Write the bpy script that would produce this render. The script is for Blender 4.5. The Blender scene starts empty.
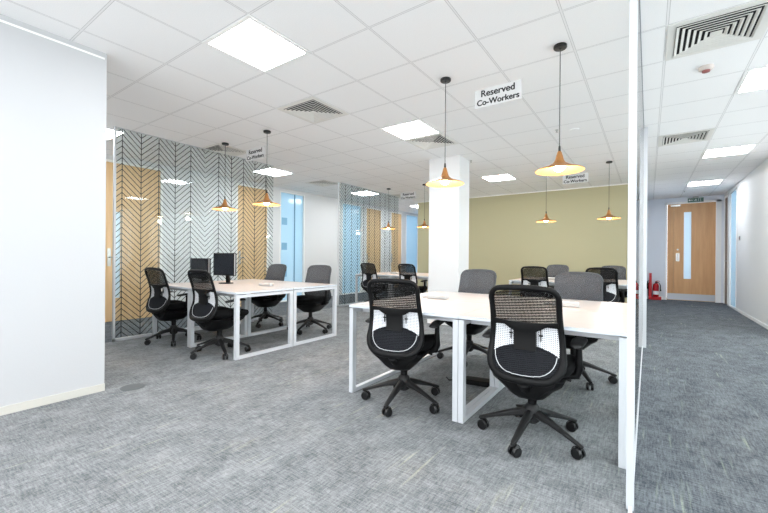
import bpy, math, random
from math import sin, cos, pi, radians
from mathutils import Vector, Matrix
random.seed(7)
S = bpy.context.scene
C = S.collection

# ------------------------------------------------------------ camera, world, light, exposure
cd = bpy.data.cameras.new('camera'); cam = bpy.data.objects.new('camera', cd); C.objects.link(cam)
cd.sensor_fit = 'HORIZONTAL'; cd.sensor_width = 36; cd.lens = 375.53 * 36 / 768; cd.shift_y = .386 / 768; cd.clip_start = .02
YAW = .6135; ROLL = .0074; EYE = 1.1404
cam.matrix_world = Matrix.Translation((0, 0, EYE)) @ Matrix.Rotation(YAW, 4, 'Z') @ Matrix.Rotation(pi / 2, 4, 'X') @ Matrix.Rotation(ROLL, 4, 'Z')
S.camera = cam
w = bpy.data.worlds.new('daylight'); S.world = w; w.use_nodes = True
wb = w.node_tree.nodes['Background']; wb.inputs[0].default_value = (.95, .975, 1, 1); wb.inputs[1].default_value = 2.5
S.cycles.diffuse_bounces = 8; S.cycles.max_bounces = 14; S.cycles.transparent_max_bounces = 24; S.cycles.denoising_prefilter = 'NONE'
PANEL_E = 19.0      # strength of the ceiling light diffusers
FILL_W = 15.0      # warm fill light added below each pendant
LAMP_E = 40.0       # strength of the pendant bulbs
S.view_settings.view_transform = 'Standard'; S.view_settings.look = 'None'
S.view_settings.exposure = 0.76; S.view_settings.gamma = 1; S.view_settings.use_curve_mapping = False

CEIL = 2.8314
GX, GY, T = -.499, 2.195, .6       # ceiling grid origin and tile
def gx(i): return GX + i * T
def gy(j): return GY + j * T

# ------------------------------------------------------------ materials
def lin(c):
    return tuple((v / 12.92 if v <= .04045 else ((v + .055) / 1.055) ** 2.4) for v in (x / 255 for x in c)) + (1,)
def mat(name, rgb, rough=.5, metal=0, emit=None, estr=0, spec=None, trans=0, alpha=1, coat=0):
    m = bpy.data.materials.new(name); m.use_nodes = True
    b = m.node_tree.nodes['Principled BSDF']
    b.inputs['Base Color'].default_value = lin(rgb); b.inputs['Roughness'].default_value = rough; b.inputs['Metallic'].default_value = metal
    if emit: b.inputs['Emission Color'].default_value = lin(emit); b.inputs['Emission Strength'].default_value = estr
    if spec is not None: b.inputs['Specular IOR Level'].default_value = spec
    b.inputs['Transmission Weight'].default_value = trans; b.inputs['Alpha'].default_value = alpha; b.inputs['Coat Weight'].default_value = coat
    return m
class NT:
    def __init__(s, m): s.t = m.node_tree; s.n = s.t.nodes; s.b = s.n.get('Principled BSDF')
    def new(s, ty, **k):
        o = s.n.new(ty)
        for a, v in k.items(): setattr(o, a, v)
        return o
    def l(s, a, b): s.t.links.new(a, b)
    def math(s, op, a, b=None, c=None):
        o = s.new('ShaderNodeMath', operation=op)
        for i, v in enumerate((a, b, c)):
            if v is None: continue
            if isinstance(v, (int, float)): o.inputs[i].default_value = v
            else: s.l(v, o.inputs[i])
        return o.outputs[0]
    def mix(s, f, a, b, blend='MIX'):
        o = s.new('ShaderNodeMix', data_type='RGBA', blend_type=blend)
        for i, v in ((0, f), (6, a), (7, b)):
            if hasattr(v, 'links'): s.l(v, o.inputs[i])
            elif i == 0: o.inputs[0].default_value = v
            else: o.inputs[i].default_value = v
        return o.outputs[2]
    def noise(s, vec, scale, detail=2, rough=.5):
        o = s.new('ShaderNodeTexNoise'); o.inputs['Scale'].default_value = scale; o.inputs['Detail'].default_value = detail; o.inputs['Roughness'].default_value = rough
        s.l(vec, o.inputs['Vector']); return o.outputs['Fac']
    def mapping(s, vec, scale=(1, 1, 1), loc=(0, 0, 0), rot=(0, 0, 0)):
        o = s.new('ShaderNodeMapping'); o.inputs['Scale'].default_value = scale; o.inputs['Location'].default_value = loc; o.inputs['Rotation'].default_value = rot
        s.l(vec, o.inputs['Vector']); return o.outputs[0]
    def ramp(s, fac, stops):
        o = s.new('ShaderNodeValToRGB'); e = o.color_ramp.elements
        while len(e) < len(stops): e.new(.5)
        for q, (p, c) in zip(e, stops): q.position = p; q.color = c
        s.l(fac, o.inputs[0]); return o.outputs[0]
    def obj(s): return s.new('ShaderNodeTexCoord').outputs['Object']
def g(v): return (v, v, v, 1)

def wall_mat(name, rgb, rough=.6):
    m = mat(name, rgb, rough, spec=.3); n = NT(m); o = n.obj()
    f = n.noise(o, 90, 3); bp = n.new('ShaderNodeBump'); bp.inputs['Strength'].default_value = .04; bp.inputs['Distance'].default_value = .01
    n.l(f, bp.inputs['Height']); n.l(bp.outputs[0], n.b.inputs['Normal'])
    k = n.noise(o, 1.3, 2); n.l(n.mix(n.math('MULTIPLY', k, .08), lin(rgb), lin(tuple(int(v * .93) for v in rgb))), n.b.inputs['Base Color'])
    return m
def carpet(name, dark, light, streak, amount):
    m = mat(name, light, .95, spec=.1); n = NT(m); o = n.obj()
    fine = n.noise(o, 150, 3, .75)
    warp = n.noise(n.mapping(o, (13.0, 95, 1)), 1.0, 3, .7)        # short threads running across
    weft = n.noise(n.mapping(o, (95, 11.0, 1), (5, 3, 0)), 1.0, 3, .7)   # short threads running along
    cloud = n.noise(n.mapping(o, (3, 2.2, 1)), 1.6, 5, .7)
    s = n.math('ADD', n.math('MULTIPLY', warp, .27), n.math('MULTIPLY', weft, .27))
    s = n.math('ADD', s, n.math('MULTIPLY', fine, .24)); s = n.math('ADD', s, n.math('MULTIPLY', cloud, .22))
    base = n.ramp(s, [(.41, lin(dark)), (.61, lin(light))])
    st = n.noise(n.mapping(o, (38, 1.9, 1), (1.3, 8.1, 0)), 1.0, 2, .5)
    gate = n.noise(n.mapping(o, (3.2, 1.6, 1), (9, 4, 0)), 1.0, 1)
    k = n.math('MULTIPLY', n.ramp(st, [(.60, g(0)), (.72, g(1))]), n.ramp(gate, [(.50, g(0)), (.62, g(1))]))
    k = n.math('MULTIPLY', k, n.ramp(fine, [(.35, g(0.2)), (.6, g(1))]))
    col = n.mix(n.math('MULTIPLY', k, amount), base, lin(streak))
    n.l(col, n.b.inputs['Base Color'])
    bp = n.new('ShaderNodeBump'); bp.inputs['Strength'].default_value = .35; bp.inputs['Distance'].default_value = .004
    n.l(fine, bp.inputs['Height']); n.l(bp.outputs[0], n.b.inputs['Normal'])
    return m
def wood(name, a, b, rough=.4, axis=2, sc=1):
    m = mat(name, a, rough, spec=.35); n = NT(m); o = n.obj()
    v = [22 * sc] * 3; v[axis] = 1.4 * sc
    f = n.noise(n.mapping(o, v), 1.0, 5, .6)
    n.l(n.ramp(f, [(.3, lin(a)), (.7, lin(b))]), n.b.inputs['Base Color']); return m
def glass_mat(name, tint=(1, 1, 1), ior=1.5, haze=0.0, hazecol=(225, 235, 240)):
    m = bpy.data.materials.new(name); m.use_nodes = True; n = NT(m); n.n.remove(n.b)
    out = n.n['Material Output']
    tr = n.new('ShaderNodeBsdfTransparent'); tr.inputs[0].default_value = (*tint, 1)
    gl = n.new('ShaderNodeBsdfGlossy'); gl.inputs['Roughness'].default_value = .01
    fr = n.new('ShaderNodeFresnel'); fr.inputs['IOR'].default_value = ior
    geo = n.new('ShaderNodeNewGeometry')
    mx = n.new('ShaderNodeMixShader'); n.l(n.math('MULTIPLY', fr.outputs[0], n.math('SUBTRACT', 1.0, geo.outputs['Backfacing'])), mx.inputs[0])
    body = tr.outputs[0]
    if haze:
        di = n.new('ShaderNodeBsdfTranslucent'); di.inputs[0].default_value = lin(hazecol)
        mh = n.new('ShaderNodeMixShader'); mh.inputs[0].default_value = haze; n.l(body, mh.inputs[1]); n.l(di.outputs[0], mh.inputs[2]); body = mh.outputs[0]
    n.l(body, mx.inputs[1]); n.l(gl.outputs[0], mx.inputs[2]); n.l(mx.outputs[0], out.inputs['Surface'])
    return m
def mesh_fabric(name, rgb, lo, hi, period=.0105, tilt=.05):
    # woven net: see-through threads, cover between lo and hi
    m = bpy.data.materials.new(name); m.use_nodes = True; n = NT(m); b = n.b
    b.inputs['Base Color'].default_value = lin(rgb); b.inputs['Roughness'].default_value = .7; b.inputs['Specular IOR Level'].default_value = .2
    o = n.obj()
    sep = n.new('ShaderNodeSeparateXYZ'); n.l(n.mapping(o, (1, 1, 1), (0, 0, 0), (0, tilt, 0)), sep.inputs[0])
    a = n.math('SINE', n.math('MULTIPLY', sep.outputs[2], 2 * pi / period))
    c = n.math('SINE', n.math('MULTIPLY', sep.outputs[0], 2 * pi / (period * 1.2)))
    f = n.math('ADD', n.math('MULTIPLY', a, .5), n.math('MULTIPLY', c, .12))
    mr = n.new('ShaderNodeMapRange'); mr.inputs['From Min'].default_value = -.4; mr.inputs['From Max'].default_value = .4
    mr.inputs['To Min'].default_value = lo; mr.inputs['To Max'].default_value = hi; n.l(f, mr.inputs['Value'])
    tr = n.new('ShaderNodeBsdfTransparent'); mx = n.new('ShaderNodeMixShader')
    n.l(mr.outputs[0], mx.inputs[0]); n.l(tr.outputs[0], mx.inputs[1]); n.l(b.outputs[0], mx.inputs[2]); n.l(mx.outputs[0], n.n['Material Output'].inputs['Surface'])
    return m

def film(name, rgb, share=.28):
    # frosted glazing: scatters light from both sides, glossy face
    m = mat(name, rgb, .12, spec=.6); n = NT(m)
    tl = n.new('ShaderNodeBsdfTranslucent'); tl.inputs[0].default_value = lin(rgb)
    mx = n.new('ShaderNodeMixShader'); mx.inputs[0].default_value = share
    n.l(n.b.outputs[0], mx.inputs[1]); n.l(tl.outputs[0], mx.inputs[2]); n.l(mx.outputs[0], n.n['Material Output'].inputs['Surface'])
    return m
M = {}
M['wall'] = wall_mat('white painted plaster', (218, 219, 220))
M['wallcool'] = wall_mat('cool white painted plaster', (222, 225, 231))
M['green'] = wall_mat('olive green painted plaster', (176, 171, 140))
M['trim'] = mat('satin white trim', (238, 238, 236), .35)
M['skirt'] = mat('cream skirting', (196, 194, 186), .4)
M['frame'] = mat('white powder coat', (198, 201, 205), .35)
M['top'] = wood('pale laminate desktop', (182, 177, 174), (176, 170, 167), .35, 0, .5)
M['edge'] = mat('grey white edge band', (205, 212, 220), .4)
M['black'] = mat('black plastic', (9, 9, 10), .5, spec=.22)
M['black2'] = mat('soft black plastic', (13, 13, 14), .55)
M['caster'] = mat('caster black', (13, 13, 14), .3)
M['seat'] = mat('black seat cloth', (11, 11, 12), .9, spec=.15)
M['greyfab'] = mat('charcoal grey plastic', (56, 60, 65), .6)
M['padw'] = None
M['pipe'] = mat('pale grey piping', (196, 198, 200), .4)
M['meshb'] = mesh_fabric('black net', (20, 20, 20), .50, .82, .0165, .10)
M['meshd'] = mesh_fabric('dense black net', (20, 22, 27), .93, .99)
M['meshg'] = mesh_fabric('grey net', (74, 77, 82), .74, .86, .012)
M['screen'] = mat('dark screen', (26, 30, 38), .18)
M['silver'] = mat('silver plastic', (190, 192, 196), .3, .6)
M['steel'] = mat('brushed steel', (186, 186, 184), .28, 1)
M['oak'] = wood('oak veneer', (222, 190, 148), (212, 176, 130), .4)  # paler oak, with the reflection haze of the glass screens put into the colour
M['oakc'] = wood('honey oak veneer', (214, 166, 118), (200, 150, 102), .4)
M['oakd'] = wood('brown oak veneer', (150, 128, 110), (130, 110, 95), .45)
M['gold'] = mat('golden spun metal', (174, 120, 68), .42, .45)
M['canopy'] = mat('black metal canopy', (22, 22, 22), .4)
M['cord'] = mat('grey cord', (70, 70, 70), .6)
M['bulb'] = mat('warm bulb', (255, 230, 190), .5, emit=(255, 226, 176), estr=LAMP_E)
M['diff'] = mat('light diffuser', (255, 255, 255), .5, emit=(248, 251, 255), estr=PANEL_E)
M['line'] = mat('dark grey film line', (26, 32, 36), .6)
M['glass'] = glass_mat('clear glass', (.94, .965, .965))
M['pane'] = film('frosted door glass', (222, 238, 248))
M['blue'] = film('frosted pale blue film on glass', (200, 228, 242))
M['bluesq'] = mat('mid blue film', (128, 178, 208), .5)
M['ventw'] = mat('grey white vent metal', (222, 221, 216), .4)
M['dark'] = mat('painted duct shade', (22, 22, 22), .9)
M['acryl'] = mat('white sign card', (212, 212, 212), .3)
M['ink'] = mat('black lettering', (20, 20, 22), .6)
M['red'] = mat('red paint', (190, 22, 34), .35)
M['redd'] = mat('red extinguisher enamel', (176, 18, 28), .2)
M['exit'] = mat('green exit sign', (84, 118, 106), .4)
M['white'] = mat('white plastic', (236, 236, 236), .4)
M['disc'] = mat('grey floor lid', (84, 88, 90), .6)
M['detector'] = mat('off white detector', (206, 196, 190), .5)
M['redled'] = mat('reddish detector window', (150, 90, 86), .4)
M['modw'] = mat('light grey plastic', (190, 188, 186), .45)
M['pot'] = mat('grey plastic', (150, 152, 156), .5)

# white pad with a grid of small holes
m = mat('perforated white plastic', (222, 224, 228), .5); n = NT(m); o = n.obj()
sp = n.new('ShaderNodeSeparateXYZ'); n.l(o, sp.inputs[0])
fx = n.math('SUBTRACT', n.math('FRACT', n.math('MULTIPLY', sp.outputs[0], 90)), .5); fz = n.math('SUBTRACT', n.math('FRACT', n.math('MULTIPLY', sp.outputs[2], 90)), .5)
dd = n.math('ADD', n.math('MULTIPLY', fx, fx), n.math('MULTIPLY', fz, fz))
n.l(n.mix(n.math('LESS_THAN', dd, .07), lin((226, 228, 232)), lin((80, 82, 86))), n.b.inputs['Base Color']); M['padw'] = m

# ceiling: mineral tiles in an exposed 600 mm grid
m = mat('mineral ceiling tiles', (222, 221, 219), .85, spec=.2); n = NT(m); o = n.obj()
sp = n.new('ShaderNodeSeparateXYZ'); n.l(o, sp.inputs[0])
def gl(ax, off):
    f = n.math('FRACT', n.math('DIVIDE', n.math('SUBTRACT', sp.outputs[ax], off - 60 + .3), .6))   # .5 on a grid line
    return n.math('ABSOLUTE', n.math('SUBTRACT', f, .5))
dx, dy = gl(0, GX), gl(1, GY)
mn = n.math('MINIMUM', dx, dy)
bar = n.math('LESS_THAN', mn, .016); gap = n.math('MULTIPLY', n.math('GREATER_THAN', mn, .010), bar)
fl = n.noise(o, 160, 2, .7)
tile = n.ramp(fl, [(.3, lin((236, 236, 236))), (.7, lin((243, 243, 243)))])
col = n.mix(bar, tile, lin((232, 232, 232))); col = n.mix(gap, col, lin((196, 196, 196)))
n.l(col, n.b.inputs['Base Color']); M['ceil'] = m
M['carpet'] = carpet('grey woven carpet tiles', (88, 92, 95), (158, 160, 161), (184, 184, 162), .6)
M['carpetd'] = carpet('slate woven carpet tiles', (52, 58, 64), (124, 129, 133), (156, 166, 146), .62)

# ------------------------------------------------------------ mesh helpers
class MB:
    def __init__(s): s.v = []; s.f = []
    def add(s, vs, fs):
        k = len(s.v); s.v += [tuple(v) for v in vs]; s.f += [tuple(i + k for i in f) for f in fs]; return s
    def box(s, x0, x1, y0, y1, z0, z1, b=0):
        if b:
            b = min(b, .49 * min(x1 - x0, y1 - y0, z1 - z0))
            return s.rbox(x0, x1, y0, y1, z0, z1, b)
        vs = [(x, y, z) for z in (z0, z1) for y in (y0, y1) for x in (x0, x1)]
        return s.add(vs, [(0, 2, 3, 1), (4, 5, 7, 6), (0, 1, 5, 4), (2, 6, 7, 3), (0, 4, 6, 2), (1, 3, 7, 5)])
    def rbox(s, x0, x1, y0, y1, z0, z1, b):
        # box with chamfered vertical and horizontal edges, as stacked loops
        def loop(i, z):
            a0, a1, c0, c1 = x0 + i, x1 - i, y0 + i, y1 - i; k = b if i < b * .5 else b * .5
            return [(a0 + k, c0, z), (a1 - k, c0, z), (a1, c0 + k, z), (a1, c1 - k, z), (a1 - k, c1, z), (a0 + k, c1, z), (a0, c1 - k, z), (a0, c0 + k, z)]
        return s.loft([loop(b * .7, z0), loop(0, z0 + b * .7), loop(0, z1 - b * .7), loop(b * .7, z1)])
    def loft(s, loops, cap=True, closed=False):
        n = len(loops[0]); k = len(s.v)
        for L in loops: s.v += [tuple(p) for p in L]
        m = len(loops)
        for i in range(m if closed else m - 1):
            a, b = k + i * n, k + ((i + 1) % m) * n
            for j in range(n):
                s.f.append((a + j, a + (j + 1) % n, b + (j + 1) % n, b + j))
        if cap and not closed:
            s.f.append(tuple(range(k + n - 1, k - 1, -1))); s.f.append(tuple(range(k + (m - 1) * n, k + m * n)))
        return s
    def lathe(s, prof, c=(0, 0, 0), n=24, cap=True):
        return s.loft([[(c[0] + r * cos(2 * pi * i / n), c[1] + r * sin(2 * pi * i / n), c[2] + z) for i in range(n)] for r, z in prof], cap)
    def tube(s, pts, r, n=8, closed=False, flat=1.0, up=None):
        pts = [Vector(p) for p in pts]; L = []
        m = len(pts)
        prev = None
        for i, p in enumerate(pts):
            if closed: d = pts[(i + 1) % m] - pts[i - 1]
            else: d = pts[min(i + 1, m - 1)] - pts[max(i - 1, 0)]
            d.normalize()
            u = Vector(up) if up else (prev if prev is not None else (Vector((0, 0, 1)) if abs(d.z) < .9 else Vector((0, 1, 0))))
            a = (u - d * u.dot(d)); a.normalize(); prev = a; b = d.cross(a)
            rr = r[i] if isinstance(r, (list, tuple)) else r
            L.append([p + a * rr * flat * cos(2 * pi * k / n) + b * rr * sin(2 * pi * k / n) for k in range(n)])
        return s.loft(L, True, closed)
    def sheet(s, rows, th=None, d=(0, 1, 0)):
        # grid of points, made solid by th along d
        R = len(rows); Q = len(rows[0]); k = len(s.v)
        for r in rows: s.v += [tuple(p) for p in r]
        for i in range(R - 1):
            for j in range(Q - 1): s.f.append((k + i * Q + j, k + i * Q + j + 1, k + (i + 1) * Q + j + 1, k + (i + 1) * Q + j))
        if th:
            o = k + R * Q; d = Vector(d) * th
            for r in rows: s.v += [tuple(Vector(p) + d) for p in r]
            for i in range(R - 1):
                for j in range(Q - 1): s.f.append((o + i * Q + j, o + (i + 1) * Q + j, o + (i + 1) * Q + j + 1, o + i * Q + j + 1))
            bd = [j for j in range(Q)] + [i * Q + Q - 1 for i in range(1, R)] + [(R - 1) * Q + j for j in range(Q - 2, -1, -1)] + [i * Q for i in range(R - 2, 0, -1)]
            for a, b in zip(bd, bd[1:] + bd[:1]): s.f.append((k + b, k + a, o + a, o + b))
        return s
    def build(s, name, m, parent=None, loc=None, smooth=38, bevel=0):
        me = bpy.data.meshes.new(name); me.from_pydata(s.v, [], s.f); me.update()
        if smooth:
            for p in me.polygons: p.use_smooth = True
            me.set_sharp_from_angle(angle=radians(smooth))
        o = bpy.data.objects.new(name, me); C.objects.link(o); me.materials.append(m)
        if parent: o.parent = parent
        if loc: o.location = loc
        if bevel:
            md = o.modifiers.new('bevel', 'BEVEL'); md.width = bevel; md.segments = 2; md.limit_method = 'ANGLE'
        return o
def thing(name, label, cat, loc=(0, 0, 0), rz=0, group=None):
    o = bpy.data.objects.new(name, None); C.objects.link(o); o.location = loc; o.rotation_euler = (0, 0, rz); o.empty_display_size = .1
    return tag(o, label, cat, group)
def tag(o, label, cat, group=None):
    o['label'] = label; o['category'] = cat
    if group: o['group'] = group
    return o
def struct(name, mb, m, parent=None, **k):
    o = mb.build(name, m, parent, smooth=0, **k)
    if not parent: o['kind'] = 'structure'
    return o
def struct_empty(name):
    o = bpy.data.objects.new(name, None); C.objects.link(o); o['kind'] = 'structure'; return o
def copy_tree(o, parent=None):
    c = o.copy(); C.objects.link(c)
    c.parent = parent
    for ch in list(o.children): copy_tree(ch, c)
    return c
def B(*a, **k): return MB().box(*a, **k)

# ------------------------------------------------------------ room shell
XL, XF, XP, XR = -3.74, -7.45, -5.75, 1.61      # block face, far side wall, chevron glass plane, corridor right wall
YG, YE, YB = 10.02, 13.15, -3.0                 # green wall, end wall, behind the camera
XG = -.06                                       # corridor glass plane
struct('floor', B(XP, XG, YB, YE, -.1, 0), M['carpet'])
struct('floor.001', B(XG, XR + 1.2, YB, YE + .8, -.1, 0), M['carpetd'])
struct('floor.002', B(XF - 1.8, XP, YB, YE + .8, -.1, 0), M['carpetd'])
struct('ceiling', B(XF - .2, XR + .2, YB, YE + .2, CEIL, CEIL + .12), M['ceil'])
# white block on the near left
M['wallblock'] = wall_mat('soft white painted plaster', (186, 187, 189))
struct('wall_block', B(XP - 1.6, XL, YB, 1.235, 0, CEIL), M['wallblock'])
struct('baseboard_block', B(XL, XL + .012, YB, 1.235, 0, .058), M['skirt'])
struct('trim_1', B(XL - .02, XL + .004, YB, 1.22, CEIL - .055, CEIL - .04), M['trim'])
# olive wall
struct('wall_back', B(-5.79, XG, YG, YG + .12, 0, CEIL), M['green'])
struct('trim_2', B(-5.79, XG, YG - .012, YG, CEIL - .025, CEIL), M['trim'])
struct('wall_corridor', B(XG - .1, XG, YG + .12, YE, 0, CEIL), M['wallcool'])
struct('wall_passage', B(-5.79, -5.67, YG + .12, YE, 0, CEIL), M['wallcool'])
# end wall with the corridor door in it
DX0, DX1, DH = .43, 1.45, 2.66
struct('wall_end', B(XG - .1, DX0 - .03, YE, YE + .15, 0, CEIL).box(DX0 - .03, DX1 + .03, YE, YE + .15, DH + .03, CEIL).box(DX1 + .03, XR, YE, YE + .15, 0, CEIL), M['wallcool'])
struct('wall_end.001', B(XF, -5.67, YE, YE + .15, 0, CEIL), M['wallcool'])
struct('baseboard_end', B(XG, DX0 - .08, YE - .012, YE, 0, .09), M['trim'])
# right wall: a door and a tall window far down
RD0, RD1, RW0, RW1 = 12.5, 13.08, 11.42, 12.33
ADDED_WINS = [(-2.6, -.3), (.1, 2.4), (2.8, 5.1), (5.5, 7.8)]  # added windows, out of view, put in to bring daylight into the corridor
wr = MB(); y = YB
for a, b in ADDED_WINS: wr.box(XR, XR + .15, y, a, 0, CEIL).box(XR, XR + .15, a, b, 2.62, CEIL); y = b
struct('wall_right', wr.box(XR, XR + .15, y, RW0, 0, CEIL).box(XR, XR + .15, RW1, RD0, 0, CEIL).box(XR, XR + .15, RD0, RD1, 2.76, CEIL).box(XR, XR + .15, RW0, RW1, DH + .1, CEIL).box(XR, XR + .15, RD1, YE + .15, 0, CEIL), M['wall'])
struct('baseboard_right', B(XR - .010, XR, YB, RW0 - .02, 0, .06), M['trim'])
# far left wall: segments between doors and blue glazing
segs = [(2.42, 3.36, 'd'), (4.90, 5.76, 'd'), (6.10, 6.92, 'b'), (8.40, 9.36, 'b'), (9.55, 10.42, 'd'), (10.98, 11.72, 'd'), (12.0, 12.95, 'b')]
wl = MB(); y = 1.1
for a, b, k in segs:
    wl.box(XF - .12, XF, y, a, 0, CEIL); wl.box(XF - .12, XF, a, b, 2.76, CEIL); y = b
wl.box(XF - .12, XF, y, YE + .15, 0, CEIL)
struct('wall_left', wl, M['wall'])

def oak_door(name, yaw_face, X, y0, y1, wd, vision=True, handle_low=True):
    """a full-height flush door in a wall of constant X facing +X (yaw_face 1) or -X (-1)"""
    r = struct_empty(name)
    s = yaw_face; xa, xb = sorted((X - s * .10, X - s * .012))
    fr = MB()
    for a, b in ((y0, y0 + .035), (y1 - .035, y1)): fr.box(min(X - s * .12, X + s * .008), max(X - s * .12, X + s * .008), a, b, 0, 2.75)
    fr.box(min(X - s * .12, X + s * .008), max(X - s * .12, X + s * .008), y0, y1, 2.715, 2.75)
    fr.build('door_frame', M['trim'], r, smooth=0)
    v0, v1 = y0 + .17, y0 + .27
    q = MB()
    a, b = y0 + .038, y1 - .038
    if vision:
        q.box(xa, xb, a, v0, .008, 2.71).box(xa, xb, v1, b, .008, 2.71).box(xa, xb, v0, v1, .008, .40).box(xa, xb, v0, v1, 1.88, 2.71)
        B(xa + .03, xb - .03, v0, v1, .40, 1.88).build('vision_panel', M['pane'], r, smooth=0)
    else: q.box(xa, xb, a, b, .008, 2.71)
    q.build('door_leaf', wd, r, smooth=0)
    hx = X - s * .012
    h = B(*sorted((hx, hx + s * .006)), y0 + .07, y0 + .12, .95, 1.25).build('handle_plate', M['steel'], r, smooth=0)
    MB().tube([(hx + s * .004, y0 + .095, 1.1), (hx + s * .05, y0 + .095, 1.1), (hx + s * .05, y0 + .20, 1.1)], .009).build('lever_handle', M['steel'], h)
    return r
def blue_window(name, y0, y1, mull, squares):
    r = struct_empty(name)
    fr = MB()
    for a, b in ((y0, y0 + .03), (y1 - .03, y1)): fr.box(XF - .12, XF + .006, a, b, 0, 2.76)
    fr.box(XF - .12, XF + .006, y0, y1, 2.73, 2.76).box(XF - .12, XF + .006, y0, y1, 0, .03)
    fr.build('window_frame', M['trim'], r, smooth=0)
    B(XF - .06, XF - .05, y0 + .03, y1 - .03, .03, 2.73).build('blue_pane', M['blue'], r, smooth=0)
    if mull: B(XF - .07, XF - .03, mull, mull + .02, .03, 2.73).build('glazing_bar', mat('blue grey bar', (120, 160, 184), .5), r, smooth=0)
    for z in squares:
        B(XF - .049, XF - .046, y0 + .10, y0 + .27, z, z + .18).build('manifestation_square', M['bluesq'], r, smooth=0)
    return r
for i, (a, b, k) in enumerate(segs):
    if k == 'd': oak_door('door_%d' % (i + 2), 1, XF, a, b, M['oak'], vision=(i == 0))
    else: blue_window('window_%d' % (i + 1), a, b, a + .50 if i == 2 else None, (1.93, 1.30, .62) if i == 2 else ())
# right wall door and window
r = oak_door('door_10', -1, XR, RD0, RD1, M['oakd'], vision=False)
r = struct_empty('window_8')
fr = MB()
for a, b in ((RW0, RW0 + .03), (RW1 - .03, RW1)): fr.box(XR - .006, XR + .12, a, b, 0, DH + .1)
fr.box(XR - .006, XR + .12, RW0, RW1, DH + .07, DH + .1).box(XR - .006, XR + .12, RW0, RW1, 0, .04)
fr.build('window_frame', M['trim'], r, smooth=0)
B(XR + .03, XR + .04, RW0 + .03, RW1 - .03, .04, DH + .07).build('blue_pane', M['blue'], r, smooth=0)

for k, (a, b) in enumerate(ADDED_WINS):  # frames and panes of the added daylight windows
    r = struct_empty('window_%d' % (9 + k)); fr = MB()
    for p, q in ((a, a + .05), ((a + b) / 2 - .025, (a + b) / 2 + .025), (b - .05, b)): fr.box(XR + .04, XR + .10, p, q, .0, 2.62)
    fr.box(XR + .04, XR + .10, a, b, 0, .05).box(XR + .04, XR + .10, a, b, 2.57, 2.62).build('window_frame', M['trim'], r, smooth=0)
    B(XR + .068, XR + .072, a + .05, b - .05, .05, 2.57).build('window_pane', M['glass'], r, smooth=0)
# corridor door: narrow leaf and wide leaf with a slim vision panel
r = struct_empty('door_1')
MB().box(DX0 - .05, DX0 - .005, YE - .02, YE + .12, 0, DH + .05).box(DX1 + .005, DX1 + .11, YE - .02, YE + .12, 0, DH + .05).box(DX0 - .05, DX1 + .11, YE - .02, YE + .12, DH + .005, DH + .05).build('door_frame', M['trim'], r, smooth=0)
B(DX0, DX0 + .141, YE + .01, YE + .06, .01, DH).build('narrow_leaf', M['oakc'], r, smooth=0)
a, b = DX0 + .145, DX1
V0, V1, Z0, Z1 = .79, .95, .60, 2.43
MB().box(a, V0, YE + .01, YE + .06, .01, DH).box(V1, b, YE + .01, YE + .06, .01, DH).box(V0, V1, YE + .01, YE + .06, .01, Z0).box(V0, V1, YE + .01, YE + .06, Z1, DH).build('wide_leaf', M['oakc'], r, smooth=0)
B(V0, V1, YE + .03, YE + .04, Z0, Z1).build('vision_panel', M['pane'], r, smooth=0)
B(DX0 + .12, DX0 + .17, YE + .061, YE + .075, .01, DH).build('gap_light_stop', M['oakd'], r, smooth=0)  # strip added behind the leaves so no light shows through the gap
B(DX0 + .005, DX1 - .005, YE + .005, YE + .009, .02, .19).build('kick_plate', M['silver'], r, smooth=0)
h = B(.62, .70, YE + .004, YE + .009, 1.08, 1.30).build('push_plate', M['steel'], r, smooth=0)
MB().lathe([(.022, 0), (.022, .008)], n=16).build('lock_cylinder', M['steel'], r, (.66, YE + .004, 1.40)).rotation_euler = (pi / 2, 0, 0)
MB().tube([(.66, YE + .006, 1.10), (.66, YE - .03, 1.12), (.66, YE - .03, 1.26), (.66, YE + .006, 1.28)], .009).build('pull_handle', M['steel'], r)
B(.50, .72, YE - .035, YE + .008, DH - .07, DH - .02, b=.008).build('door_closer', M['steel'], r)

# corridor end wall return left of the door and light slot above the door is plain plaster
# ------------------------------------------------------------ ceiling lights, vents, detectors
def ceiling_light(i, j, label, group=None):
    x0, y0 = gx(i), gy(j)
    t = thing('ceiling_light', label, 'ceiling light', (x0 + .3, y0 + .3, CEIL), 0, group)
    e = .3; k = .268
    MB().box(-e, e, -e, -k, -.007, -.001).box(-e, e, k, e, -.007, -.001).box(-e, -k, -k, k, -.007, -.001).box(k, e, -k, k, -.007, -.001).build('frame', M['trim'], t, smooth=0)
    MB().sheet([[(-k, -k, -.004), (k, -k, -.004)], [(-k, k, -.004), (k, k, -.004)]], .002, (0, 0, 1)).build('diffuser', M['diff'], t, smooth=0)
    return t
ceiling_light(-4, -1, 'big bright square ceiling light panel, closest of the main office')
ceiling_light(-4, 3, 'square ceiling light panel touching a square air vent before the white pillar')
ceiling_light(-4, 9, 'square ceiling light panel near the olive wall, right of the white pillar')
ceiling_light(-10, -1, 'ceiling light panel half hidden by the white block, over the chevron glass end')
ceiling_light(-10, 4, 'ceiling light panel behind the second pendant lamp, near the blue window')
ceiling_light(-10, 9, 'ceiling light panel above the far chevron glass screen')
ceiling_light(-10, 14, 'tiny ceiling light panel at the far end of the left passage')
ceiling_light(2, 4, 'corridor ceiling light panel closest to the camera, by the large vent')
ceiling_light(2, 9, 'middle corridor ceiling light panel past the small vent')
ceiling_light(2, 14, 'corridor ceiling light panel just before the oak end door')
for i, j in ((-1, -5), (-4, -5), (-7, -5), (2, -1), (2, -6)):
    ceiling_light(i, j, 'square ceiling light panel behind the camera, out of the photo', 'ceiling panels behind the camera')

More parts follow.
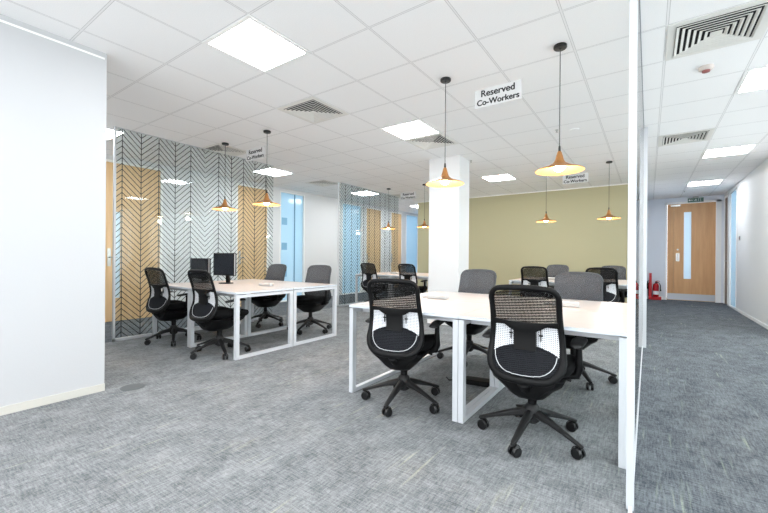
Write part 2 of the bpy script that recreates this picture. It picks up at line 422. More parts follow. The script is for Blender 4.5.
def vent(i, j, label, drop=.0, n=5, rings=7):
    t = thing('air_vent', label, 'air vent', (gx(i) + .3, gy(j) + .3, CEIL))
    e = .295; k = .245
    MB().box(-e, e, -e, -k, -.006, -.001).box(-e, e, k, e, -.006, -.001).box(-e, -k, -k, k, -.006, -.001).box(k, e, -k, k, -.006, -.001).build('rim', M['ventw'], t, smooth=0)
    B(-k, k, -k, k, -.0015, -.0005).build('throat_shade', M['dark'], t, smooth=0)  # flat near-black plate, the shade of the vent cavity put into its colour
    st = k / rings
    for q in range(rings - 1):
        a = k - q * st - .003; b = a - st * .55
        def sq(h, z): return [(-h, -h, z), (h, -h, z), (h, h, z), (-h, h, z)]
        # an angled square louvre ring with a flat lip
        MB().loft([sq(a, -.014), sq(a - st * .22, -.014), sq(b, -.003), sq(b + .002, -.0018), sq(a, -.0115)], False, True).build('louvre', M['ventw'], t, smooth=0)
    B(-st, st, -st, st, -.014, -.011).build('centre_plate', M['ventw'], t, smooth=0)
    return t
vent(-5, 1, 'square louvred air vent in the open ceiling left of the black canopy')
vent(-4, 4, 'square louvred air vent touching a light panel, above the white pillar')
vent(1, 2, 'large louvred air vent over the corridor, cut by the top corner', rings=7)
vent(1, 7, 'small louvred air vent halfway along the corridor ceiling')
vent(-9.0, 1.6, 'dark louvred vent above the top of the chevron glass')
vent(-9.9, 6.3, 'thin looking vent beside the top of the far chevron screen post')
vent(-9.0, 10.4, 'far vent behind the pendants near the left passage')

def detector(x, y, label):
    t = thing('smoke_detector', label, 'smoke detector', (x, y, CEIL))
    MB().lathe([(.055, -.001), (.055, -.018), (.045, -.03), (.036, -.034)], n=24).build('housing', M['detector'], t)
    MB().lathe([(.030, -.034), (.028, -.046), (.012, -.050)], n=20).build('sensor_chamber', M['redled'], t)
detector(.404, 4.32, 'round smoke detector on the corridor ceiling behind the large vent')
t = thing('ceiling_sensor', 'faint round white sensor on the ceiling behind the near right pendant', 'sensor', (-.80, 5.46, CEIL))
MB().lathe([(.06, -.001), (.058, -.01), (.03, -.014)], n=24).build('dome', M['ceil'], t)
def sprinkler(x, y, label):
    t = thing('sprinkler', label, 'sprinkler', (x, y, CEIL))
    MB().lathe([(.022, -.001), (.02, -.006), (.008, -.008), (.008, -.03)], n=14).build('body', M['steel'], t)
    MB().lathe([(.014, -.034), (.014, -.037)], n=14).build('deflector', M['steel'], t)
sprinkler(-1.0, 5.35, 'small metal sprinkler head on the ceiling left of the near right pendant cord')
sprinkler(-2.54, 6.22, 'small metal sprinkler head by the top right corner of the pillar')
sprinkler(.72, 11.9, 'small sprinkler head on the corridor ceiling near the oak door')

# ------------------------------------------------------------ pillar
struct('wall_pillar', B(-3.12, -2.56, 5.78, 6.20, 0, CEIL), M['wall'])
struct('baseboard_pillar', B(-3.132, -2.548, 5.768, 6.212, 0, .08), M['trim'])

# ------------------------------------------------------------ glass partitions
def chevron_mesh(y0, y1, phase, z0=.04, z1=CEIL - .014, col=.2295, sp=.0775, lw=.0088):
    mb = MB(); x0, x1 = XP - .0045, XP - .0015
    k0 = math.floor((y0 - phase) / col) - 1
    k = k0
    while phase + k * col < y1:
        a0, b0 = phase + k * col, phase + (k + 1) * col
        a, b = max(a0, y0), min(b0, y1)
        if b > a:
            up = (k % 2 == 0)
            if a0 >= y0: mb.box(x0, x1, a0 - .0045, a0 + .0045, z0, z1)
            z = z0 - col
            while z < z1:
                za = z + ((a - a0) if up else (b0 - a)); zb = z + ((b - a0) if up else (b0 - b))
                # clip both ends into [z0, z1]
                p, q = (a, za), (b, zb)
                def clip(p, q):
                    (ya, A), (yb, Bz) = p, q
                    if max(A, Bz) < z0 or min(A, Bz) > z1: return None
                    def at(zv): return ya + (yb - ya) * (zv - A) / (Bz - A) if Bz != A else ya
                    P = (ya, A); Q = (yb, Bz)
                    if A < z0: P = (at(z0), z0)
                    if A > z1: P = (at(z1), z1)
                    if Bz < z0: Q = (at(z0), z0)
                    if Bz > z1: Q = (at(z1), z1)
                    return P, Q
                c = clip(p, q)
                if c and abs(c[0][0] - c[1][0]) > .01:
                    (ya, A), (yb, Bz) = c; h = lw * .7
                    mb.add([(x, yy, zz) for x in (x0, x1) for yy, zz in ((ya, A - h), (yb, Bz - h), (yb, Bz + h), (ya, A + h))],
                           [(0, 1, 2, 3), (7, 6, 5, 4), (0, 4, 5, 1), (1, 5, 6, 2), (2, 6, 7, 3), (3, 7, 4, 0)])
                z += sp
        k += 1
    return mb
def screen(label, y0, y1, phase, joints):
    t = thing('glass_partition', label, 'glass screen', (0, 0, 0))
    MB().box(XP - .02, XP + .02, y0, y0 + .022, 0, CEIL - .002).box(XP - .02, XP + .02, y0, y1, 0, .035).box(XP - .015, XP + .015, y0, y1, CEIL - .012, CEIL - .002).build('frame', M['frame'], t, smooth=0)
    ys = [y0 + .022] + joints + [y1]
    for a, b in zip(ys, ys[1:]):
        p = B(XP - .0008, XP + .005, a + .0015, b - .0015, .035, CEIL - .0125).build('glass_pane', M['glass'], t, smooth=0)
        chevron_mesh(a + .002, b - .002, phase).build('chevron_film', M['line'], p, smooth=0)
    return t
screen('tall glass screen with black chevron lines, beside the left desk bench', 1.985, 4.55, 2.312, [3.23])
screen('chevron lined glass screen further back, behind the middle bench chairs', 6.36, 8.85, 6.596, [7.6])
# clear glass by the camera, between the office and the corridor
t = thing('glass_partition', 'clear frameless glass wall with white upright between desks and corridor', 'glass wall', (0, 0, 0))
B(-.0775, -.0470, 2.04, 2.075, 0, CEIL - .002).build('near_post', M['frame'], t, smooth=0)
B(-.056, -.016, 5.87, 5.93, 0, CEIL - .002).build('far_post', M['frame'], t, smooth=0)
MB().box(-.068, -.052, .6, 2.039, 0, .02).box(-.068, -.052, 2.076, 5.869, 0, .02).box(-.068, -.052, 5.931, YG, 0, .02).build('floor_channel', M['frame'], t, smooth=0)
MB().box(-.062, -.054, 2.076, 5.869, CEIL - .02, CEIL - .002).box(-.062, -.054, 5.931, YG, CEIL - .02, CEIL - .002).build('top_channel', M['pot'], t, smooth=0)
for a, b in ((2.078, 5.868), (5.932, YG)):
    B(-.063, -.057, a, b, .021, CEIL - .021).build('glass_pane', M['glass'], t, smooth=0)

# ------------------------------------------------------------ desks
def bench(x0, yc, label):
    """four desks back to back: 2 m long, 1.62 m deep"""
    t = thing('bench_desk', label, 'desk', (x0, yc, 0))
    Wd, D, H = .982, .81, .74
    for sx in (0, 1):
        for sy in (-1, 1):
            a, b = sx * Wd, (sx + 1) * Wd; c, d = sorted((sy * .004, sy * D))
            tp = B(a + .0015, b - .0015, c, d, H - .022, H, b=.003).build('desktop', M['top'], t)
            MB().box(a + .0015, b - .0015, *( (c - .0012, c) if sy < 0 else (d, d + .0012) ), H - .021, H - .001).box(*((a + .0003, a + .0015) if sx == 0 else (b - .0015, b - .0003)), c, d, H - .021, H - .001).build('edge_band', M['edge'], tp, smooth=0)
            # welded loop frame at each end of the unit
            for e, (p, q) in enumerate(((a + .002, a + .040), (b - .040, b - .002))):
                y0, y1 = c + .002, d - .002
                MB().box(p, q, y0, y0 + .046, 0.003, H - .03).box(p, q, y1 - .046, y1, 0.003, H - .03).box(p, q, y0 + .046, y1 - .046, .003, .036).box(p, q, y0 + .046, y1 - .046, H - .064, H - .03).build('leg_frame', M['frame'], t, smooth=0)
            yy = -.12 if sy < 0 else .08
            for yo in (.16, .66):
                B(a + .041, b - .041, sy * yo - .02, sy * yo + .02, H - .07, H - .0225).build('cross_beam', M['frame'], t, smooth=0)
                for p, q in ((a + .001, a + .04), (b - .04, b - .001)):
                    B(p, q, sy * yo - .02, sy * yo + .02, H - .0298, H - .0225).build('spacer', M['frame'], t, smooth=0)
    return t
BY = 3.222
bench(-2.052, BY, 'pale topped four person bench desk closest to the camera, against the clear glass')
bench(-5.625, BY, 'pale topped four person bench desk beside the near chevron glass, with two monitors')
bench(-5.625, 7.63, 'bench desk far back left of the white pillar, before the far chevron glass')
bench(-2.052, 7.63, 'bench desk in front of the olive wall')

# ------------------------------------------------------------ task chair
def ring_pts(zc=None, n=48, inset=0.0):
    """outline of the backrest, x and z, then the bent y"""
    zt, zb = .964 - inset, .436 + inset; out = []
    def hw(z):   # half width of the tube centre line
        u = (z - .436) / .528
        return .201 + .008 * cos((u - .1) * 5) - inset - .008 * u
    rt, rb = .060, .110
    # right side up from the bottom centre
    P = []
    wb, wt = hw(zb + rb), hw(zt - rt)
    P.append((0, zb - .004)); P.append((wb * .35, zb - .002))
    for k in range(7):
        a = -pi / 2 + k / 6 * pi / 2; P.append((wb - rb + rb * cos(a), zb + rb + rb * sin(a)))
    for k in range(1, 9):
        z = zb + rb + (zt - rt - zb - rb) * k / 9; P.append((hw(z), z))
    for k in range(6):
        a = k / 5 * pi / 2; P.append((wt - rt + rt * cos(a), zt - rt + rt * sin(a)))
    P.append((wt * .4, zt + .006)); P.append((0, zt + .008))
    Lf = [(-x, z) for x, z in P[-2:0:-1]]
    return P + Lf
def by(z, x=0):
    """how far back the backrest lies at height z"""
    u = z
    y = -.208 - .42 * max(0, u - .68) ** 1.25 - .55 * max(0, .62 - u) ** 1.25
    return y + .022 * (x / .2) ** 2 * (1 if z > .5 else 1)
def back_sheet(z0, z1, xin, off, nz=10, nx=12, ring=None):
    """sheet that fills the outline between two heights"""
    R = ring or ring_pts(inset=.012)
    def half(z):
        best = 0
        m = len(R)
        for i in range(m):
            (xa, za), (xb, zb) = R[i], R[(i + 1) % m]
            if (za - z) * (zb - z) <= 0 and abs(zb - za) > 1e-6:
                x = xa + (xb - xa) * (z - za) / (zb - za); best = max(best, x)
        return best
    rows = []
    for i in range(nz + 1):
        z = z0 + (z1 - z0) * i / nz; h = max(half(z), .02) if xin is None else xin
        rows.append([(h * (2 * j / nx - 1), by(z, h * (2 * j / nx - 1)) + off, z) for j in range(nx + 1)])
    return rows
def make_chair(kind):
    grey = kind == 'grey'
    fm = M['greyfab'] if grey else M['black']
    t = bpy.data.objects.new('task_chair', None); C.objects.link(t)
    # star base
    bs = MB()
    bs.lathe([(.028, .095), (.046, .110), (.050, .175), (.040, .205), (.030, .215)], n=20)
    for k in range(5):
        a = 2 * pi * k / 5; d = Vector((cos(a), sin(a), 0)); s_ = Vector((-sin(a), cos(a), 0)); L = []
        for r, z, wd, h in ((.03, .160, .029, .032), (.12, .142, .024, .022), (.22, .110, .020, .015), (.310, .080, .016, .011), (.330, .074, .012, .008)):
            c = d * r + Vector((0, 0, z))
            L.append([c + s_ * wd * cos(q * pi / 4 + pi / 8) * 1.05 + Vector((0, 0, 1)) * h * sin(q * pi / 4 + pi / 8) for q in range(8)])
        bs.loft(L)
    base = bs.build('star_base', M['black2'], t)
    for k in range(5):
        a = 2 * pi * k / 5; tw = a + 1.1 + .6 * sin(k * 2.3)
        c = MB(); ax = Vector((cos(tw), sin(tw), 0)); f = Vector((-sin(tw), cos(tw), 0)); o = Vector((cos(a), sin(a), 0)) * .315 + f * .012
        for sgn in (-1, 1):
            L = []
            for dx_, rr in ((.006, .022), (.008, .032), (.021, .033), (.028, .027), (.029, .011)):
                L.append([o + ax * sgn * dx_ + Vector((0, 0, .0332)) + (f * cos(q * 2 * pi / 16) + Vector((0, 0, 1)) * sin(q * 2 * pi / 16)) * rr for q in range(16)])
            c.loft(L)
        # hood and stem
        L = []
        for q in range(7):
            an = -.2 + q / 6 * (pi * .75); p = o + Vector((0, 0, .034)) + (f * cos(an) + Vector((0, 0, 1)) * sin(an)) * .034
            L.append([p + ax * u + (f * cos(an) + Vector((0, 0, 1)) * sin(an)) * v for u, v in ((-.007, 0), (.007, 0), (.007, .004), (-.007, .004))])
        c.loft(L); st = Vector((cos(a), sin(a), 0)) * .315
        c.tube([st + Vector((0, 0, .045)), st + Vector((0, 0, .072))], .009, 8)
        c.build('caster', M['caster'], base)
    MB().lathe([(.027, .19), (.027, .29), (.017, .292), (.017, .39)], n=20).build('gas_column', M['black'], t)
    # mechanism with levers
    mc = MB(); mc.rbox(-.10, .10, -.17, .12, .365, .43, .02); mc.rbox(-.06, .06, -.14, .06, .325, .37, .015)
    mc.tube([(0, -.14, .40), (0, -.20, .37), (0, -.235, .40), (0, -.232, .47)], [.03, .034, .036, .030], 10)
    def pan(w, d0, d1, z): return [(x, y, z) for x, y in ((-w, d0 + .04), (-w + .04, d0), (w - .04, d0), (w, d0 + .04), (w, d1 - .04), (w - .04, d1), (-w + .04, d1), (-w, d1 - .04))]
    mc.loft([pan(.085, -.16, .10, .292), pan(.105, -.185, .13, .315), pan(.150, -.205, .18, .365), pan(.195, -.215, .215, .400), pan(.21, -.215, .23, .432)])
    me = mc.build('tilt_mechanism', M['black'], t)
    MB().tube([(.06, .02, .405), (.17, .03, .40), (.22, .03, .392)], [.006, .006, .011], 8).build('height_lever', M['black2'], me)
    # seat cushion: stacked rounded loops
    def sl(w, d, z, droop, n=28, yc=.045):
        L = []
        for q in range(n):
            an = 2 * pi * q / n; c_, s2 = cos(an), sin(an); e = .55
            x = w * math.copysign(abs(c_) ** e, c_); yv = d * math.copysign(abs(s2) ** e, s2)
            L.append((x, yc + yv, z - droop * max(0, yv / d - .45) ** 2 * 2 + .010 * (abs(x) / w) ** 3))
        return L
    MB().loft([sl(.19, .19, .428, .01), sl(.225, .222, .434, .02), sl(.243, .24, .455, .03), sl(.248, .245, .480, .04), sl(.240, .237, .503, .045), sl(.205, .205, .514, .045), sl(.12, .12, .512, .03), sl(.03, .03, .508, .01)]).build('seat', M['seat'], t, smooth=80)
    # back frame ring
    R = ring_pts()
    rr = [(.0172 if z > .62 else .0172 + .006 * min(1, (.62 - z) / .12)) for x, z in R]
    fr = MB().tube([(x, by(z, x), z) for x, z in R], rr, 10, True, .75, (0, 1, 0)).build('back_frame', fm, t, smooth=60)
    lo, hi = ring_pts(inset=.012), None
    if not grey: MB().sheet(back_sheet(.756, .958, None, -.002), .0015).build('upper_net', M['meshb'], t, smooth=60)
    # lumbar cross bar joined to the central spine, edge curved
    cb = MB(); rows = []
    for i in range(13):
        u = i / 12 * 2 - 1; x = u * .182
        top = .775 - .012 * (1 - u * u); bot = .745 - .040 * max(0, 1 - (abs(u) / .62) ** 3) if abs(u) < .62 else .745 - .012 * (abs(u) - .62)
        rows.append([(x, by(.765, x) - .014, top), (x, by(.75, x) - .018, (top + bot) / 2), (x, by(.73, x) - .014, bot)])
    cb.sheet(rows, .016)
    rows = [[(x * (1 + .35 * max(0, (.70 - z) / .1) * 0), by(z, x) - .018 + .10 * x * x, z) for x in (-.062, -.05, -.02, .02, .05, .062)] for z in (.745, .71, .66, .60)]
    cb.sheet(rows, .018)
    cb.build('lumbar_spine', M['greyfab'] if grey else M['black'], t, smooth=50)
    rw = back_sheet(.446, .555, None, -.003, 7, 12)
    top = rw[-1]; hx_ = top[-1][0]
    for q in range(1, 6):     # domed upper edge
        v = q / 5; rw.append([(x * (1 - .45 * v ** 2.6), by(.555 + .075 * v, x) - .003, .555 + .078 * v * (1 - .30 * (x / hx_) ** 2)) for x, y, z in top])
    if not grey: MB().sheet(rw, .0015).build('lower_net', M['meshd'], t, smooth=60)
    if grey:
        MB().sheet([[(x, y + .024, z) for x, y, z in rw_] for rw_ in back_sheet(.450, .968, None, 0, 18, 12, ring_pts(inset=-.004))], .002).build('front_cloth', M['meshg'], t, smooth=60)
    # rounded top of the lower net, dark edge band following down to the spine
    for s_ in (() if grey else (-1, 1)):
        pad = MB(); rows = []
        for i in range(9):
            v = i / 8; z = .545 + (.762 - .545) * v
            x0 = .060 + (.012 * (2 * abs(v - .5)) ** 4 if True else 0); x1 = .185 - .004 * v
            rows.append([(s_ * (x0 + (x1 - x0) * j / 6), by(z, .15) + .006, z) for j in range(7)])
        pd = pad.sheet(rows, .008).build('lumbar_pad', M['padw'], t, smooth=60)
        xx = s_ * .085; yq = by(.69, .15) - .001
        MB().box(xx - .0022, xx + .0022, yq - .003, yq + .006, .655, .722).box(xx - .011, xx + .011, yq - .003, yq + .006, .684, .691).build('adjuster', M['black'], pd, smooth=0)
    # pale piping along the bottom of the net
    R2 = ring_pts(inset=.030)
    pp = [(x, by(z, x) - .010, z) for x, z in R2 if z < .60]
    pp.sort(key=lambda p: math.atan2(p[0], p[2] - .66) if False else math.atan2(p[2] - .66, p[0]))
    MB().tube(pp, .0024, 6).build('piping', M['pipe'], t)
    # armrests
    for s_ in (-1, 1):
        ar = MB(); X = s_ * .262
        ar.tube([(s_ * .10, .02, .418), (s_ * .20, .02, .418), (X - s_ * .012, .02, .43), (X, .018, .47), (X, .012, .56), (X, .01, .625)], [.018, .020, .024, .024, .019, .017], 10)
        a_ = ar.build('armrest', M['black'], t)
        L = []
        for yy, hw_, z, hh in ((-.125, .018, .628, .008), (-.115, .032, .630, .013), (-.04, .040, .636, .014), (.05, .043, .640, .014), (.11, .038, .636, .012), (.128, .020, .630, .007)):
            L.append([(X + hw_ * cos(q * pi / 6) , yy + .01, z + hh * sin(q * pi / 6)) for q in range(12)])
        MB().loft(L).build('arm_pad', M['black2'], a_, smooth=60)
    return t
proto = {'black': make_chair('black'), 'grey': make_chair('grey')}
used = set()
def chair(kind, x, y, rz, base, label, group=None, wide=1.0):
    """x, y: centre of the star base; rz turns the whole chair (0 faces +Y); base: direction of one foot"""
    o = proto[kind] if kind not in used else copy_tree(proto[kind])
    used.add(kind)
    o.location = (x, y, 0); o.rotation_euler = (0, 0, radians(rz)); o.scale = (wide, 1, 1 + (wide - 1) * .25); tag(o, label, 'office chair', group)
    for ch in o.children:
        if ch.name.startswith('star_base'): ch.rotation_euler = (0, 0, radians(base - rz))
    return o
chair('black', -1.57, 2.515, 12, 278, 'black mesh back office chair, left of the two closest, at the near bench')
chair('black', -.60, 2.505, 2, 265, 'black mesh back office chair closest to the camera, beside the clear glass')
chair('black', -4.075, 2.475, 5, 268, 'black mesh chair tucked at the left bench in front of the monitors')
chair('black', -5.15, 2.475, 7, 262, 'black mesh chair at the left bench nearest the chevron glass end')
chair('grey', -5.21, 3.98, 184, 300, 'grey backed chair across the left bench, in front of the orange door', wide=1.07)
chair('grey', -4.22, 4.05, 194, 285, 'grey backed chair across the left bench, in front of the blue window', wide=1.07)
chair('grey', -1.63, 3.98, 180, 280, 'grey backed chair across the near bench, in front of the white pillar', wide=1.07)
chair('grey', -.575, 3.95, 180, 300, 'large grey see-through chair back across the near bench, beside the glass wall', wide=1.07)
chair('black', -5.10, 6.90, -4, 250, 'small black chair at the far left bench, nearer the chevron glass', wide=1.07)
chair('black', -4.09, 6.90, -4, 270, 'small black chair at the far left bench, nearer the white pillar', wide=1.07)
chair('black', -1.58, 6.90, 0, 250, 'small black chair at the olive wall bench, left of the two near ones', wide=1.07)
chair('black', -.60, 6.90, 2, 290, 'small black chair at the olive wall bench, by the white upright', wide=1.07)
chair('grey', -1.58, 8.42, 180, 270, 'distant grey chair back against the olive wall, further from the glass', wide=1.07)
chair('grey', -.57, 8.42, 180, 240, 'distant grey chair back against the olive wall, beside the white upright', wide=1.07)

# ------------------------------------------------------------ pendant lamps
def make_pendant():
    t = bpy.data.objects.new('pendant_lamp', None); C.objects.link(t)
    MB().lathe([(.048, -.001), (.050, -.004), (.050, -.020), (.045, -.026), (.012, -.028), (.006, -.034)], n=28).build('canopy', M['canopy'], t)
    MB().tube([(0, 0, -.03), (0, 0, -.82)], .0035, 8).build('cord', M['cord'], t)
    MB().lathe([(.007, -.800), (.009, -.815), (.010, -.838), (.009, -.848)], n=16).build('cord_grip', M['canopy'], t)
    out = [(.012, -.842), (.016, -.850), (.025, -.882), (.033, -.912), (.046, -.934), (.080, -.954), (.125, -.970), (.160, -.982), (.180, -.994)]
    inn = [(.179, -.998), (.159, -.987), (.124, -.975), (.079, -.959), (.043, -.940), (.030, -.914), (.022, -.884), (.011, -.850)]
    MB().lathe(out + inn, n=56, cap=False).build('shade', M['gold'], t, smooth=60)
    MB().lathe([(.004, -.915), (.020, -.928), (.036, -.952), (.043, -.968), (.038, -.985), (.022, -.999), (.001, -1.004)], n=24).build('bulb', M['bulb'], t, smooth=80)
    return t
fill_light = bpy.data.lights.new('pendant_fill', 'POINT'); fill_light.energy = FILL_W; fill_light.color = (1, .93, .85); fill_light.shadow_soft_size = .035
gl_o = bpy.data.objects.new('pendant_fill', fill_light); C.objects.link(gl_o); gl_o.location = (0, 0, -1.08)  # fill light added below the bulb and shade so it reaches the ceiling
pend = make_pendant(); first = True; gl_o.parent = pend
for x, y, lb in ((-1.582, 3.24, 'golden disc pendant lamp over the near bench, in front of the pillar'),
                 (-.583, 3.24, 'largest looking golden pendant lamp, over the near bench beside the glass wall'),
                 (-5.21, 3.235, 'golden pendant lamp in front of the white part of the chevron glass'),
                 (-4.225, 3.235, 'golden pendant lamp in front of the orange door and the small sign'),
                 (-5.26, 7.65, 'tiny golden pendant lamp before the far chevron glass'),
                 (-4.25, 7.65, 'small golden pendant lamp directly left of the white pillar'),
                 (-1.60, 7.63, 'small golden pendant lamp against the olive wall, under the big lamp'),
                 (-.568, 7.60, 'golden pendant lamp against the olive wall, next to the white upright')):
    o = pend if first else copy_tree(pend); first = False
    o.location = (x, y, CEIL); tag(o, lb, 'pendant lamp')

# ------------------------------------------------------------ hanging signs
def text_mesh(body, size, ext, off=.0):
    cu = bpy.data.curves.new('lettering', 'FONT'); cu.body = body; cu.size = size; cu.extrude = ext; cu.offset = off; cu.align_x = 'CENTER'; cu.align_y = 'CENTER'
    o = bpy.data.objects.new('tmp', cu); C.objects.link(o)
    bpy.context.view_layer.update()
    me = bpy.data.meshes.new_from_object(o.evaluated_get(bpy.context.evaluated_depsgraph_get()))
    bpy.data.objects.remove(o); bpy.data.curves.remove(cu)
    return me
_tm = {}
def sign(x, y, label, w_=.43):
    t = thing('hanging_sign', label, 'sign', (x, y, 0))
    B(-w_ / 2, w_ / 2, -.0015, .0015, 2.545, 2.715).build('card', M['acryl'], t, smooth=0)
    for s_ in (-1, 1):
        MB().tube([(s_ * .13, 0, 2.716), (s_ * .13, 0, CEIL - .001)], .0009, 6).build('thread', M['white'], t)
    for k, (b_, z, wd) in enumerate((('Reserved', 2.668, .305), ('Co-Workers', 2.586, .385))):
        if b_ not in _tm:
            me = text_mesh(b_, .085, .0006, 0); xs = [v.co.x for v in me.vertices]; f_ = wd / (max(xs) - min(xs)); c_ = (max(xs) + min(xs)) / 2
            zc = sum((min(v.co.y for v in me.vertices), max(v.co.y for v in me.vertices))) / 2
            for v in me.vertices: v.co.x = (v.co.x - c_) * f_; v.co.y = v.co.y * min(f_, 1.02)
            nv = [tuple(v.co) for v in me.vertices]; nf = [tuple(p.vertices) for p in me.polygons]
            V_, F_ = [], []
            for dx_, dz_ in ((-.0028, 0), (-.001, .0012), (.001, -.0012), (.0028, 0), (0, .002), (0, -.002)):    # heavy strokes
                k0 = len(V_); V_ += [(p[0] + dx_, p[1] + dz_, p[2]) for p in nv]; F_ += [tuple(i + k0 for i in f) for f in nf]
            me = bpy.data.meshes.new('lettering'); me.from_pydata(V_, [], F_); me.update()
            me.materials.append(M['ink']); _tm[b_] = me
        o = bpy.data.objects.new('lettering', _tm[b_]); C.objects.link(o); o.parent = t
        o.location = (.0, -.0022, z); o.rotation_euler = (pi / 2, 0, 0)
sign(-1.135, 3.395, 'white hanging sign reading Reserved Co-Workers, the large one over the near bench')
sign(-4.70, 3.395, 'white hanging sign with two lines of lettering, in front of the near chevron glass')
sign(-1.13, 7.795, 'white hanging sign over the olive wall bench, partly behind the big lamp')
sign(-4.78, 7.795, 'tiny hanging sign far back, left of the white pillar')

# ------------------------------------------------------------ things on and under the desks
def monitor(x, y, rz, w_, h_, zb, label):
    t = thing('monitor', label, 'monitor', (x, y, .74), radians(rz))
    # base plate
    MB().loft([[( (w_ * .24) * cos(q * pi / 14), .05 + .095 * sin(q * pi / 14), z) for q in range(28)] for z in (.0008, .010)]).build('foot', M['black'], t)
    MB().loft([[(-.03, .07, .009), (.03, .07, .009), (.03, .10, .009), (-.03, .10, .009)], [(-.028, .05, zb + h_ * .5), (.028, .05, zb + h_ * .5), (.028, .075, zb + h_ * .5), (-.028, .075, zb + h_ * .5)]]).build('stand', M['black'], t)
    pn = MB().rbox(-w_ / 2, w_ / 2, 0, .05, zb, zb + h_, .008).build('casing', M['black'], t)
    b_ = .011
    B(-w_ / 2 + b_, w_ / 2 - b_, -.0012, -.0002, zb + b_ * 1.6, zb + h_ - b_).build('display', M['screen'], pn, smooth=0)
    MB().box(w_ / 2 + .0002, w_ / 2 + .003, .006, .022, zb + .01, zb + h_ - .01).build('side_trim', M['silver'], pn, smooth=0)
monitor(-4.99, 3.08, 6, .45, .325, .115, 'larger black monitor standing on the left bench')
monitor(-5.46, 2.98, 6, .42, .30, .06, 'smaller black monitor on the left bench, partly behind a chair')
def powerbox(x, y, rz, label, cable=True):
    t = thing('power_module', label, 'power socket', (x, y, .7405), radians(rz)); t.scale = (1.35, 1.35, 1.2)
    MB().rbox(-.075, .075, -.028, .028, .0, .034, .008).build('housing', M['modw'], t)
    for k in (-1, 1): MB().lathe([(.016, .0342), (.016, .0355)], (k * .036, 0, 0), 16).build('socket', M['pot'], t)
    MB().tube([(-.075, 0, .012), (-.11, .01, .006), (-.13, .05, .005), (-.10, .08, .005), (-.05, .075, .005), (-.04, .10, .005)], .004, 6).build('cable', M['pot'], t)
powerbox(-1.66, 3.26, 12, 'small white power module with cable on the near bench, left of centre')
powerbox(-.56, 3.42, 5, 'small white power module on the near bench behind the closest chair')
powerbox(-4.17, 3.20, 10, 'small white power module on the left bench, right of the monitors')
powerbox(-4.90, 7.4, 0, 'small white power module on the far left bench')
powerbox(-1.5, 7.5, 0, 'small white power module on the bench before the olive wall')
# floor power box and hanging cable below the near bench
t = thing('floor_box', 'low black power box on the carpet under the near bench', 'power box', (-1.25, 3.26, 0), .2)
MB().rbox(-.12, .12, -.06, .06, .001, .045, .01).build('housing', M['black'], t)
MB().tube([(-.10, 0, .03), (-.18, .03, .008), (-.26, -.02, .007), (-.30, .05, .007)], .006, 8).build('cable', M['black'], t)
tag(MB().tube([(-1.37, 3.10, .70), (-1.38, 3.10, .55), (-1.42, 3.11, .35), (-1.36, 3.13, .15), (-1.40, 3.10, .02), (-1.30, 3.08, .008)], .004, 6).build('power_cable', M['black']), 'thin black cable hanging from the near bench to the carpet', 'cable')

# round lid in the carpet
t = thing('floor_socket', 'round grey floor outlet lid in the carpet by the white block', 'floor outlet', (-3.63, 1.405, 0))
MB().lathe([(.092, .0005), (.092, .003), (.085, .005)], n=36).build('rim', M['disc'], t)
MB().lathe([(.083, .0052), (.082, .0062)], n=36).build('lid', M['disc'], t)

# ------------------------------------------------------------ corridor end
t = thing('extinguisher_stand', 'red fire extinguisher stand on the corridor floor beside the oak door', 'stand', (.155, 12.98, 0))
MB().rbox(-.145, .145, -.10, .10, .002, .085, .012).build('base_tray', M['red'], t)
B(-.135, -.075, -.06, -.03, .0855, .745).build('back_post', M['red'], t, smooth=0)
t = thing('fire_extinguisher', 'red fire extinguisher with a black hose and white label on the red stand', 'fire extinguisher', (.175, 12.96, .087))
MB().lathe([(.058, 0), (.066, .01), (.068, .03), (.068, .30), (.058, .345), (.030, .37), (.020, .375)], n=24).build('cylinder_body', M['redd'], t)
MB().lathe([(.0688, .06), (.0688, .16)], n=24, cap=False).build('white_label', M['white'], t)
v = MB().lathe([(.022, .376), (.022, .40), (.014, .405), (.014, .42)], n=16).build('valve', M['black'], t)
MB().tube([(-.01, 0, .42), (.04, -.02, .44), (.09, -.03, .43)], .008, 8).tube([(0, 0, .41), (.05, -.02, .405)], .007, 8).build('squeeze_handle', M['redd'], v)
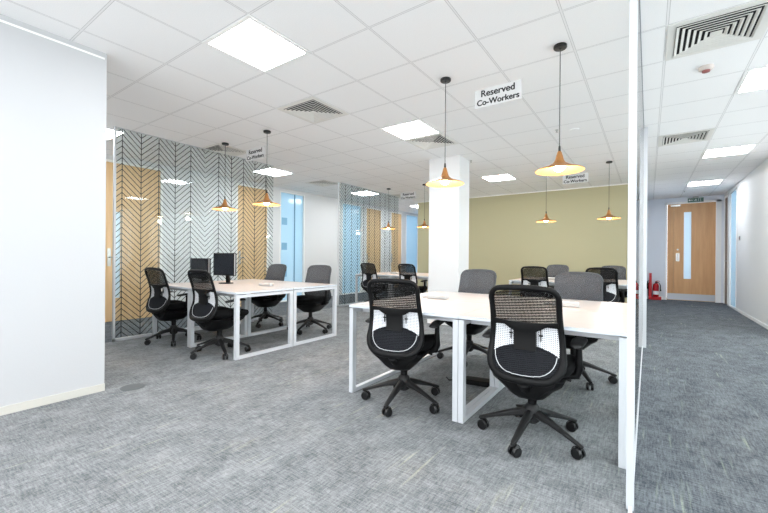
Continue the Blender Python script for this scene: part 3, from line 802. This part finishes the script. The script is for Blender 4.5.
MB().tube([(.015, 0, .395), (.07, -.01, .39), (.10, -.02, .32), (.10, -.02, .22), (.105, -.02, .16)], [.010, .011, .012, .014, .022], 10).build('hose', M['black'], t)
t = thing('fire_extinguisher', 'dark fire extinguisher behind the red post on the red stand', 'fire extinguisher', (.045, 13.055, .087))
MB().lathe([(.040, 0), (.045, .01), (.045, .36), (.030, .40), (.015, .41)], n=20).build('cylinder_body', M['redd'], t)
MB().lathe([(.016, .411), (.016, .45)], n=12).build('valve', M['black'], t)
MB().tube([(-.010, -.0, .44), (-.06, -.0, .42), (-.065, -.0, .20)], [.010, .012, .030], 10).build('discharge_horn', M['black'], t)

t = thing('exit_sign', 'small green exit sign hanging over the oak corridor door', 'exit sign', (1.03, YE - .05, 2.735))
MB().box(-.165, .165, -.012, .012, -.055, .055).build('sign_box', M['exit'], t, smooth=0)
MB().box(-.06, .06, -.004, .004, .0555, CEIL - 2.735 - .001).build('hanger', M['steel'], t, smooth=0)
# doorway, running figure and arrow as white marks
pg = MB()
y0, y1 = -.0145, -.0125
pg.box(.055, .06, y0, y1, -.04, .04).box(.10, .105, y0, y1, -.04, .04).box(.055, .105, y0, y1, .035, .04)
pg.box(-.13, -.06, y0, y1, -.006, .006)
pg.add([(x, yy, z) for yy in (y0, y1) for x, z in ((-.15, 0), (-.12, .028), (-.12, -.028))], [(0, 1, 2), (5, 4, 3), (0, 3, 4, 1), (1, 4, 5, 2), (2, 5, 3, 0)])
pg.tube([(.0, y0, .01), (.015, y0, -.012), (.0, y0, -.035)], .004, 6).tube([(.0, y0, .01), (-.012, y0, -.012), (-.03, y0, -.016)], .004, 6).tube([(.0, y0, .018), (.004, y0, .002)], .006, 6).tube([(.0, y0, .015), (.022, y0, .008)], .003, 6).lathe([(.002, .026), (.006, .030), (.002, .036)], (.004, y0, 0), 8)
pg.build('pictogram', M['white'], t, smooth=0)
t = thing('wall_switch', 'small grey call point on the right corridor wall', 'switch', (XR, 11.03, 1.60))
B(-.012, -.0005, -.045, .045, -.045, .045).build('plate', M['pot'], t, smooth=0)
B(-.016, -.0122, -.02, .02, -.02, .02).build('button', M['redled'], t, smooth=0)
